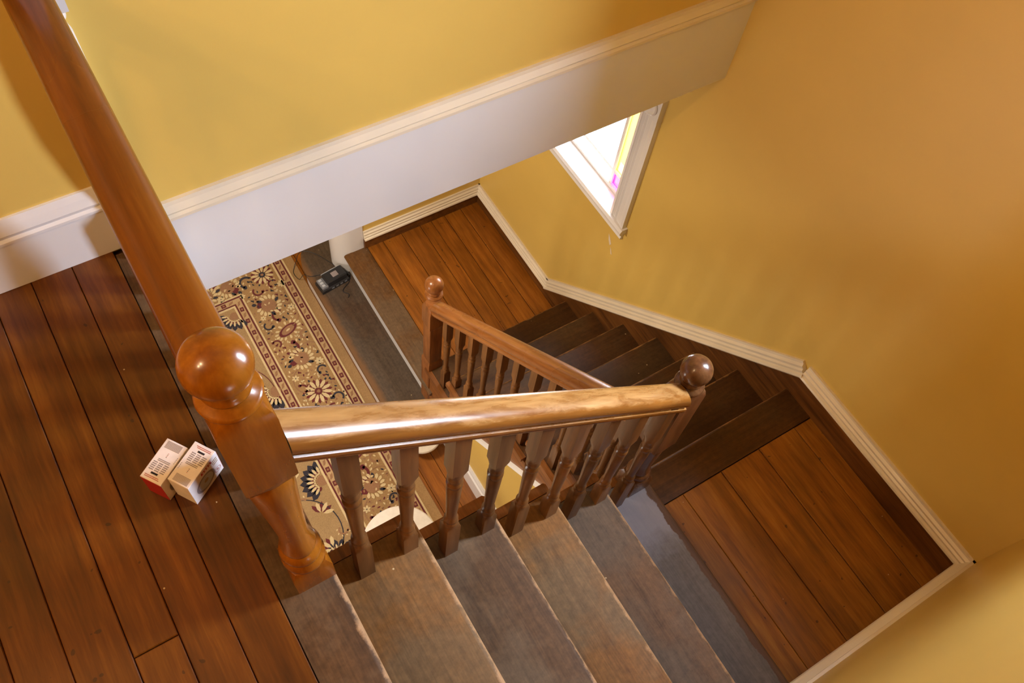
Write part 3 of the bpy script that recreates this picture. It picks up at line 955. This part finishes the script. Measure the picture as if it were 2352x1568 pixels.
zz = casing_prof()
for side in (0, 1):
    if side == 0: poly = [(XR, WY0)] + [(XR - t, WY0 - a) for a, t in zz] + [(XR, WY0 - CW)]
    else: poly = [(XR, WY1)] + [(XR - t, WY1 + a) for a, t in zz] + [(XR, WY1 + CW)]
    mk('side_casing', *prism(poly, WZ0 - 0.0, WZ1, 'xy'), M['white'], w1)
    yc = WY0 - CW / 2 if side == 0 else WY1 + CW / 2
    cb = box('corner_block', (XR - 0.030, XR, yc - CW / 2 - 0.002, yc + CW / 2 + 0.002, WZ1, WZ1 + 0.118), M['white'], w1)
    V, F = [], []
    for r_, h_ in ((0.044, 0.030), (0.044, 0.036), (0.038, 0.040), (0.030, 0.033), (0.022, 0.033), (0.014, 0.039), (0.003, 0.041)):
        V += [(XR - h_, yc + r_ * math.cos(2 * PI * i / 24), WZ1 + 0.058 + r_ * math.sin(2 * PI * i / 24)) for i in range(24)]
    for j in range(6):
        for i in range(24):
            F.append((j * 24 + (i + 1) % 24, j * 24 + i, j * 24 + 24 + i, j * 24 + 24 + (i + 1) % 24))
    mk('rosette', V, F, M['white'], cb, None, 50)
poly = [(XR, WZ1)] + [(XR - t, WZ1 + a) for a, t in zz] + [(XR, WZ1 + CW)]
mk('head_casing', *prism(poly, WY0, WY1, 'xz'), M['white'], w1)
mk('stool', *prism([(XR + 0.10, WZ0 - 0.03), (XR - 0.036, WZ0 - 0.03), (XR - 0.042, WZ0 - 0.022), (XR - 0.042, WZ0 - 0.010), (XR - 0.034, WZ0 + 0.004), (XR + 0.105, WZ0 + 0.004)], WY0 - CW - 0.012, WY1 + CW + 0.012, 'xz'), M['white'], w1)
mk('apron', *prism([(XR, WZ0 - 0.09), (XR - 0.012, WZ0 - 0.09), (XR - 0.020, WZ0 - 0.078), (XR - 0.014, WZ0 - 0.066), (XR - 0.022, WZ0 - 0.05), (XR - 0.022, WZ0 - 0.03), (XR, WZ0 - 0.03)], WY0 - CW, WY1 + CW, 'xz'), M['white'], w1)
# lining of the opening
LT = 0.012
for nm, b in (('jamb_lining', (XR, XR + 0.19, WY0, WY0 + LT, WZ0, WZ1)), ('jamb_lining', (XR, XR + 0.19, WY1 - LT, WY1, WZ0, WZ1)),
              ('head_lining', (XR, XR + 0.19, WY0, WY1, WZ1 - LT, WZ1)), ('sill_board', (XR + 0.09, XR + 0.21, WY0, WY1, WZ0 - 0.04, WZ0 + 0.002))):
    box(nm, b, M['white'], w1)
XW = XR + 0.08
sa = box('sash_rail', (XW - 0.018, XW + 0.018, WY0 + LT, WY1 - LT, WZ0 - 0.002, WZ0 + 0.030), M['white'], w1, 0.004)
box('sash_rail', (XW - 0.018, XW + 0.018, WY0 + LT, WY1 - LT, WZ1 - LT - 0.03, WZ1 - LT), M['white'], w1)
for y0, y1 in ((WY0 + LT, WY0 + LT + 0.030), (WY1 - LT - 0.030, WY1 - LT)):
    box('sash_stile', (XW - 0.018, XW + 0.018, y0, y1, WZ0 + 0.030, WZ1 - LT - 0.03), M['white'], w1)
ym0, ym1 = 1.968, WY1 - (1.968 - WY0)
zm0, zm1 = WZ0 + 0.115, WZ1 - LT - 0.115
ys = [WY0 + LT + 0.03, ym0, ym1, WY1 - LT - 0.03]; zs = [WZ0 + 0.03, zm0, zm1, WZ1 - LT - 0.03]
B = 0.009
for yv in (ym0, ym1): box('glazing_bar', (XW - 0.012, XW + 0.012, yv - B, yv + B, zs[0], zs[3]), M['white'], w1)
for zv in (zm0, zm1): box('glazing_bar', (XW - 0.0105, XW + 0.0105, ys[0], ys[3], zv - B, zv + B), M['white'], w1)
for i in range(3):
    for j in range(3):
        m = 'glass' if (i == 1) else ('glass_yellow' if j == 1 else 'glass_pink')
        lab = {'glass': 'clear pane', 'glass_yellow': 'yellow margin pane', 'glass_pink': 'pink corner pane'}[m]
        o = box('pane', (XW - 0.002, XW + 0.002, ys[i] + B * (i > 0), ys[i + 1] - B * (i < 2), zs[j] + B * (j > 0), zs[j + 1] - B * (j < 2)), M[m], w1)
        o['label'] = lab
# upper stairwell window, just outside the right edge of the picture
WA, WB, WC, WD = -0.07, 0.38, 0.32, 1.62
w2 = thing('window_2', 'plain sash window in the long wall beside the upper flight', None, (XR, 0.15, WC), None, 'structure')
for b in ((XR - 0.02, XR, WA - 0.08, WA, WC, WD + 0.08), (XR - 0.02, XR, WB, WB + 0.08, WC, WD + 0.08), (XR - 0.02, XR, WA, WB, WD, WD + 0.08), (XR - 0.03, XR + 0.1, WA - 0.09, WB + 0.09, WC - 0.03, WC + 0.003)):
    box('casing', b, M['white'], w2)
for b in ((XR + 0.10, XR + 0.14, WA, WA + 0.03, WC, WD), (XR + 0.10, XR + 0.14, WB - 0.03, WB, WC, WD), (XR + 0.10, XR + 0.14, WA + 0.03, WB - 0.03, WC, WC + 0.05), (XR + 0.10, XR + 0.14, WA + 0.03, WB - 0.03, WD - 0.04, WD), (XR + 0.10, XR + 0.14, WA + 0.03, WB - 0.03, 0.95, 0.99)):
    box('sash', b, M['white'], w2)
for b in ((XR + 0.118, XR + 0.122, WA + 0.03, WB - 0.03, WC + 0.05, 0.95), (XR + 0.118, XR + 0.122, WA + 0.03, WB - 0.03, 0.99, WD - 0.04)):
    box('pane', b, M['glass'], w2)

# ------------------------------------------------------------------ newel posts


def newel(label, x, y, z0, rings_base, rings_shaft, rings_block, zc, r, mat, tilt=(0, 0)):
    t = thing('newel_post', label, 'newel post', (x, y, z0))
    for nm, rg, seg in (('base_block', rings_base, 32), ('shaft', rings_shaft, 40), ('rail_block', rings_block, 40)):
        if rg:
            mk(nm, *loft([(z0 + a, b, c) for a, b, c in rg], seg, x, y), mat, t, None, 38)
    mk('finial', *loft([(z0 + zc + a, b, c) for a, b, c in
                        [(-r * 1.75, r * 0.96, 0), (-r * 1.62, r * 0.98, 0), (-r * 1.52, r * 0.90, 0), (-r * 1.42, r * 0.66, 0), (-r * 1.30, r * 0.62, 0), (-r * 1.22, r * 0.74, 0), (-r * 1.10, r * 0.76, 0), (-r * 1.02, r * 0.70, 0)]]
                       + [(z0 + zc + a - 0, b, c) for a, b, c in ballrings(0, r, 16, -0.82)], 48, x, y), mat, t, None, 50)
    t.rotation_euler = (tilt[1], tilt[0], 0)
    return t


NW = 0.0415
bigbase = [(0.0, NW, 1), (0.078, NW, 1), (0.094, NW * 0.98, 0.25)]
bigshaft = [(0.090, 0.040, 0), (0.100, 0.043, 0), (0.112, 0.0435, 0), (0.122, 0.038, 0), (0.130, 0.0355, 0), (0.138, 0.040, 0), (0.150, 0.042, 0), (0.162, 0.039, 0), (0.170, 0.033, 0),
            (0.180, 0.0345, 0), (0.192, 0.034, 0), (0.215, 0.0285, 0), (0.26, 0.0275, 0), (0.34, 0.031, 0), (0.43, 0.036, 0), (0.50, 0.040, 0), (0.535, 0.0405, 0), (0.552, 0.037, 0)]
bigblock = [(0.548, 0.036, 0), (0.562, NW * 0.97, 0.75), (0.575, NW, 1), (0.770, NW, 1), (0.788, NW * 0.99, 0.72), (0.802, NW * 0.96, 0.28), (0.812, NW * 0.95, 0.0)]
newel('large honey brown newel post with ball top on the upper hall floor', 0.0515, 0.5625, 0.0, bigbase, bigshaft, bigblock, 0.893, 0.0455, M['newel'], (-0.0195, -0.006))
rs = [(a * 0.80, b, c) for a, b, c in bigshaft[:12]] + [(0.20, 0.029, 0), (0.28, 0.033, 0), (0.335, 0.036, 0), (0.352, 0.036, 0)]
rb = [(0.346, 0.036, 0), (0.362, NW * 0.97, 0.6), (0.378, NW, 1), (0.715, NW, 1), (0.735, NW * 0.99, 0.7), (0.748, NW * 0.96, 0.25), (0.757, NW * 0.95, 0.0)]
newel('dark newel post with ball top at the corner of the middle landing', 1.160, 0.586, -5 * RISE, bigbase, rs, rb, 0.832, 0.0445, M['newel_dark'])
sbase = [(0.0, NW, 1), (0.44, NW, 1), (0.455, NW * 0.96, 1), (0.47, NW * 0.90, 0.8)]
sshaft = [(0.465, NW * 0.90, 0.8), (0.48, NW * 0.92, 0.72), (0.50, NW * 0.93, 0.72), (0.80, NW * 0.93, 0.72), (0.815, NW * 0.93, 0.8), (0.83, NW, 1)]
sblock = [(0.825, NW, 1), (0.955, NW, 1), (0.975, NW * 1.02, 0.65), (0.992, NW * 0.98, 0.2), (1.003, NW * 0.96, 0)]
newel('brown chamfered newel post with ball top at the foot of the lower flight', 1.158, 1.975, ZS, sbase, sshaft, sblock, 1.165 - 0.003, 0.0455, M['newel_mid'])

# ------------------------------------------------------------------ handrails and balusters


def railprof(w=0.035, h=0.062):
    p = []
    for i in range(15):
        a = PI - PI * i / 14
        p.append((w * math.cos(a), h * 0.10 + h * 0.40 * math.sin(a) ** 0.8))
    p += [(w * 1.0, -h * 0.02), (w * 0.94, -h * 0.10), (w * 0.80, -h * 0.14), (w * 0.80, -h * 0.26), (w * 0.93, -h * 0.30), (w * 0.95, -h * 0.40), (w * 0.86, -h * 0.45),
          (w * 0.88, -h * 0.53), (w * 0.78, -h * 0.58), (w * 0.76, -h * 0.68)]
    q = [(-a, b) for a, b in reversed(p[15:])]
    return p + q


RAILC = lambda x: 0.642 - 0.872 * (x - 0.093)
RAILC2 = lambda y: -0.812 - 0.922 * (y - 0.900)


def baluster_rings(zb, zr0, zt, w=0.0185):
    """square foot zb..zr0, turned part zr0..zr0+0.335, square head to zt (all local z)"""
    a = zr0
    R = [(zb, w, 1), (a - 0.012, w, 1), (a - 0.002, w * 0.98, 0.2), (a + 0.004, 0.0185, 0), (a + 0.012, 0.0185, 0), (a + 0.017, 0.0150, 0), (a + 0.022, 0.0150, 0), (a + 0.026, 0.0175, 0), (a + 0.034, 0.0175, 0),
         (a + 0.040, 0.0140, 0), (a + 0.060, 0.0132, 0), (a + 0.13, 0.0150, 0), (a + 0.20, 0.0172, 0), (a + 0.245, 0.0180, 0), (a + 0.250, 0.0165, 0), (a + 0.254, 0.0165, 0), (a + 0.258, 0.0190, 0), (a + 0.272, 0.0190, 0),
         (a + 0.276, 0.0160, 0), (a + 0.286, 0.0160, 0), (a + 0.290, 0.0180, 0), (a + 0.302, 0.0180, 0), (a + 0.310, 0.0165, 0), (a + 0.322, w * 0.97, 0.3), (a + 0.345, w, 1), (zt, w, 1)]
    return R


def baluster_mesh(nm, zb, zr0, zt):
    V, F = loft(baluster_rings(zb, zr0, zt), 24)
    me = bpy.data.meshes.new(nm); me.from_pydata(V, [], F); me.update(); me.shade_smooth(); me.set_sharp_from_angle(angle=math.radians(38))
    me.materials.append(M['baluster'])
    return me


def put(nm, me, parent, loc, rz=0.0):
    o = bpy.data.objects.new(nm, me); COL.objects.link(o); o.parent = parent
    o.location = Vector(loc) - origin(parent); o.rotation_euler = (0, 0, rz)
    return o


BOT = -0.572                       # lower rings, measured from the rail's centre line
b1 = thing('balustrade', 'worn honey handrail and turned balusters beside the upper flight', 'balustrade', (0.6, 0.556, -0.6))
V, F = sweep(railprof(), (0.082, 0.560, RAILC(0.082)), (1.122, 0.566, RAILC(1.122)), (0, 1, 0), 0)
mk('handrail', V, F, M['rail_worn'], b1, None, 35)
cache = {}
for i in range(9):
    x = 0.164 + 0.1124 * i
    k = i // 2 + 1
    zr = RAILC(x); zb = -k * RISE - zr
    key = round(zb, 2)
    me = cache.get(key) or cache.setdefault(key, baluster_mesh('baluster', zb, BOT, -0.012))
    put('baluster', me, b1, (x, 0.556 + 0.003 * math.sin(i * 2.2), zr), 0.03 * math.sin(i * 3.1))
b2 = thing('balustrade', 'brown handrail and turned balusters beside the lower flight', 'balustrade', (1.156, 1.3, -2.0))
V, F = sweep(railprof(), (1.158, 0.620, RAILC2(0.620)), (1.158, 1.945, RAILC2(1.945)), (1, 0, 0), 1)
mk('handrail', V, F, M['rail_low'], b2, None, 35)
cache = {}
for i in range(11):
    y = 1.826 - 0.1108 * i
    k = 1 + int((y - Y0) / GO2)
    zr = RAILC2(y); zb = ZM - k * RISE2 - zr
    key = round(zb, 2)
    me = cache.get(key) or cache.setdefault(key, baluster_mesh('baluster', zb, BOT + 0.02, -0.012))
    put('baluster', me, b2, (1.155, y, zr), 0.02 * math.sin(i * 2.3))
b3 = thing('balustrade', 'round honey handrail on balusters along the upper hall floor edge', 'balustrade', (0.035, 1.0, 0.0))


def roundprof(w, h):
    return [(w * math.cos(a), h * math.sin(a)) for a in [2 * PI * i / 20 for i in range(20)]][::-1]


V, F = sweep([(a, b) for a, b in railprof(0.039, 0.070)], (0.0335, 0.600, 0.765), (0.0335, YF - 0.03, 0.765), (1, 0, 0), 1)
mk('handrail', V, F, M['rail_left'], b3, None, 35)
me = baluster_mesh('baluster', -0.765, BOT, -0.02)
for i in range(7):
    put('baluster', me, b3, (0.040, 0.685 + 0.112 * i, 0.765))

# ------------------------------------------------------------------ stools in the hall


def stool(label, x, y, h, r, legs=4):
    t = thing('round_stool', label, 'stool', (x, y, ZR if x < RX1 - r * 0.2 else ZH))
    zb = origin(t).z
    mk('seat', *loft([(zb + h - 0.03, r - 0.012, 0), (zb + h - 0.026, r - 0.002, 0), (zb + h - 0.006, r, 0), (zb + h, r - 0.006, 0)], 48, x, y), M['stool'], t, None, 40)
    for i in range(legs):
        a = PI / 4 + 2 * PI * i / legs
        V, F = tube([(x + r * 0.62 * math.cos(a), y + r * 0.62 * math.sin(a), zb + h - 0.028), (x + r * 0.80 * math.cos(a), y + r * 0.80 * math.sin(a), zb + 0.004)], 0.013, 10)
        mk('leg', V, F, M['stool'], t, None, 40)
    return t


stool('large round white stool on the rug seen through the balusters', 0.565, 1.215, 0.44, 0.195)
tb = thing('round_tub', 'small round white lidded tub beside the rug partly behind the worn handrail', 'tub', (1.006, 1.802, ZH))
mk('bowl', *loft([(ZH, 0.050, 0), (ZH + 0.010, 0.056, 0), (ZH + 0.075, 0.090, 0), (ZH + 0.105, 0.104, 0)], 40, 1.006, 1.802), M['stool'], tb, None, 40)
mk('lid', *loft([(ZH + 0.104, 0.103, 0), (ZH + 0.108, 0.108, 0), (ZH + 0.116, 0.108, 0), (ZH + 0.122, 0.103, 0), (ZH + 0.124, 0.060, 0)], 40, 1.006, 1.802), M['stool'], tb, None, 40)

# ------------------------------------------------------------------ charger on the step
ch = thing('battery_charger', 'black battery charger with silver buttons and thin cord on the dark step', 'charger', (1.0, 2.945, ZS))
CA = 0.12


def rot_pts(V, cx, cy, a):
    c, s = math.cos(a), math.sin(a)
    return [(cx + c * u - s * v, cy + s * u + c * v, z) for u, v, z in V]


def chp(name, b, m, c=0.0, par=None):
    V, F = cbox(*b, c) if c else boxg(*b)
    return mk(name, rot_pts(V, 1.0, 2.945, CA), F, m, par or ch)


body = chp('body', (-0.095, 0.095, -0.045, 0.045, ZS, ZS + 0.034), M['black'], 0.008)
top = chp('battery_pack', (-0.048, 0.085, -0.038, 0.040, ZS + 0.034, ZS + 0.082), M['black'], 0.007)
chp('front_step', (-0.088, -0.046, -0.038, 0.038, ZS + 0.034, ZS + 0.054), M['grey_plastic'], 0.004)
chp('label_plate', (0.000, 0.040, -0.018, 0.018, ZS + 0.082, ZS + 0.0828), M['ink'], 0, top)
for i in range(3):
    chp('button', (-0.082 + 0.0, -0.062, -0.030 + 0.022 * i, -0.014 + 0.022 * i, ZS + 0.054, ZS + 0.058), M['silver'], 0.002)
chp('edge_strip', (-0.050, 0.080, 0.040, 0.043, ZS + 0.066, ZS + 0.078), M['silver'])
for i in range(4):
    chp('vent_slot', (-0.03 + 0.03 * i, -0.012 + 0.03 * i, -0.0455, -0.044, ZS + 0.010, ZS + 0.024), M['grey_plastic'])
cp = [(1.07, 3.000, ZS + 0.02), (1.062, 3.064, ZS + 0.004), (1.047, 3.098, ZS + 0.003), (1.009, 3.174, ZS + 0.003), (0.955, 3.235, ZS + 0.006), (0.915, 3.262, ZS - 0.03), (0.895, 3.285, ZH + 0.06), (0.870, 3.275, ZH + 0.014), (0.852, 3.235, ZH + 0.014),
      (0.862, 3.170, ZH + 0.03), (0.874, 3.10, ZS - 0.03), (0.90, 3.045, ZS + 0.006), (0.946, 3.035, ZS + 0.003), (1.000, 3.015, ZS + 0.003), (1.03, 2.985, ZS + 0.012)]
mk('cord', *tube(smooth_path(cp), 0.0022, 6), M['black'], ch, None, 60)
cp = [(1.090, 2.960, ZS + 0.03), (1.112, 2.966, ZS + 0.012), (1.118, 2.945, ZS + 0.004), (1.089, 2.900, ZS + 0.003), (1.040, 2.872, ZS + 0.003), (1.030, 2.850, ZS + 0.003), (1.050, 2.820, ZS + 0.004), (1.035, 2.800, ZS + 0.003)]
mk('cord', *tube(smooth_path(cp), 0.0026, 6), M['black'], ch, None, 60)
V, F = tube(smooth_path([(1.085, 2.965, ZS + 0.025), (1.105, 2.955, ZS + 0.022), (1.11, 2.94, ZS + 0.012)]), 0.010, 8)
mk('cord_grip', V, F, M['black'], ch, None, 50)

# ------------------------------------------------------------------ cartons on the upper floor


def carton(label, org, ang, L, W, H, flip):
    """printed carton: local u along the long edge, v across; org = corner of the base"""
    t = thing('printed_carton', label, 'box', (org[0], org[1], 0.0), 'bulb cartons on the upper hall floor')
    c, s = math.cos(ang), math.sin(ang)

    def P(u, v, z): return (org[0] + c * u - s * v, org[1] + s * u + c * v, z)

    def bx(name, b, m, ch_=0.0, par=None):
        V, F = cbox(*b, ch_) if ch_ else boxg(*b)
        return mk(name, [P(*q) for q in V], F, m, par or t)
    body_ = bx('carton_body', (0, L, 0, W, 0.001, H), M['carton'], 0.0008)
    e = 0.0004
    # red end flap
    if flip: bx('red_end', (-e, 0, 0, W, 0.001, H * 0.96), M['red'], 0, body_)
    else: bx('red_end', (L, L + e, 0, W, 0.001, H * 0.96), M['red'], 0, body_)

    def top(name, u0, u1, v0, v1, m):
        if flip: u0, u1, v0, v1 = L - u1, L - u0, W - v1, W - v0
        return bx(name, (u0, u1, v0, v1, H, H + 0.0003), m, 0, body_)
    # top print: heading, emblem, ruled table, small text
    top('heading_line', L * 0.925, L * 0.940, W * 0.12, W * 0.80, M['ink_red']); top('heading_line', L * 0.890, L * 0.905, W * 0.10, W * 0.75, M['ink_red'])
    top('emblem', L * 0.80, L * 0.845, W * 0.30, W * 0.62, M['ink_dark'])
    for i in range(3): top('emblem_window', L * 0.812, L * 0.832, W * (0.34 + 0.09 * i), W * (0.385 + 0.09 * i), M['carton'])
    for i in range(5):
        for j in range(3):
            top('table_cell', L * (0.56 + 0.046 * i), L * (0.582 + 0.046 * i), W * (0.10 + 0.26 * j), W * (0.30 + 0.26 * j), M['ink'])
    for i in range(2): top('text_line', L * (0.475 + 0.035 * i), L * (0.492 + 0.035 * i), W * 0.22, W * 0.78, M['ink'])
    for i in range(4): top('mark', L * (0.30 + 0.030 * i), L * (0.312 + 0.030 * i), W * 0.45, W * 0.49, M['ink_dark'] if i % 2 else M['ink_red'])
    for i in range(4): top('mark', L * (0.30 + 0.045 * i), L * (0.325 + 0.045 * i), W * 0.90, W * 0.915, M['ink_dark'])
    for i in range(8): top('text_line', L * (0.04 + 0.022 * i), L * (0.052 + 0.022 * i), W * 0.12, W * 0.82, M['ink'])
    # near long side (v = 0): badge, lamp picture, emblem ring, lettering
    def side(name, u0, u1, z0, z1, m, d=0.0003):
        return bx(name, (u0, u1, -d, 0, z0, z1), m, 0, body_)
    side('badge', L * 0.42, L * 0.78, H * 0.80, H * 0.90, M['red'])
    for i in range(4): side('badge_letter', L * (0.47 + 0.075 * i), L * (0.51 + 0.075 * i), H * 0.825, H * 0.875, M['carton'], 0.0005)

    def ring(name, cu, cz, r0, r1, m, sq=1.0, d=0.0004):
        V, F = [], []
        for rad in (r0, r1):
            V += [P(cu + rad * math.cos(2 * PI * i / 28), -d, cz + rad * sq * math.sin(2 * PI * i / 28)) for i in range(28)]
        F = [(i, (i + 1) % 28, 28 + (i + 1) % 28, 28 + i) for i in range(28)]
        return mk(name, V, F, m, body_)
    ring('lamp_picture_rim', L * 0.46, H * 0.42, L * 0.24, L * 0.32, M['ink'], 0.92)
    ring('lamp_picture_face', L * 0.46, H * 0.42, 0.001, L * 0.23, M['silver'], 0.92)
    ring('lamp_picture_core', L * 0.48, H * 0.45, 0.0005, L * 0.07, M['ink_gold'], 1.0, 0.0006)
    ring('round_emblem', L * 0.86, H * 0.28, L * 0.085, L * 0.10, M['ink_red'])
    ring('round_emblem_core', L * 0.86, H * 0.28, 0.0005, L * 0.03, M['ink_red'])
    for i in range(3): side('lettering', L * (0.80 - 0.02 * i), L * 0.95, H * (0.60 + 0.085 * i), H * (0.635 + 0.085 * i), M['ink_gold'])
    return t


CAR = math.radians(33.0)
carton('white and red printed carton touching the newel post, lamp picture on its side', (-0.095, 0.800), CAR, 0.094, 0.050, 0.092, False)
carton('white and red printed carton left of its twin, red end showing', (-0.140, 0.836), CAR + 0.02, 0.094, 0.050, 0.086, True)
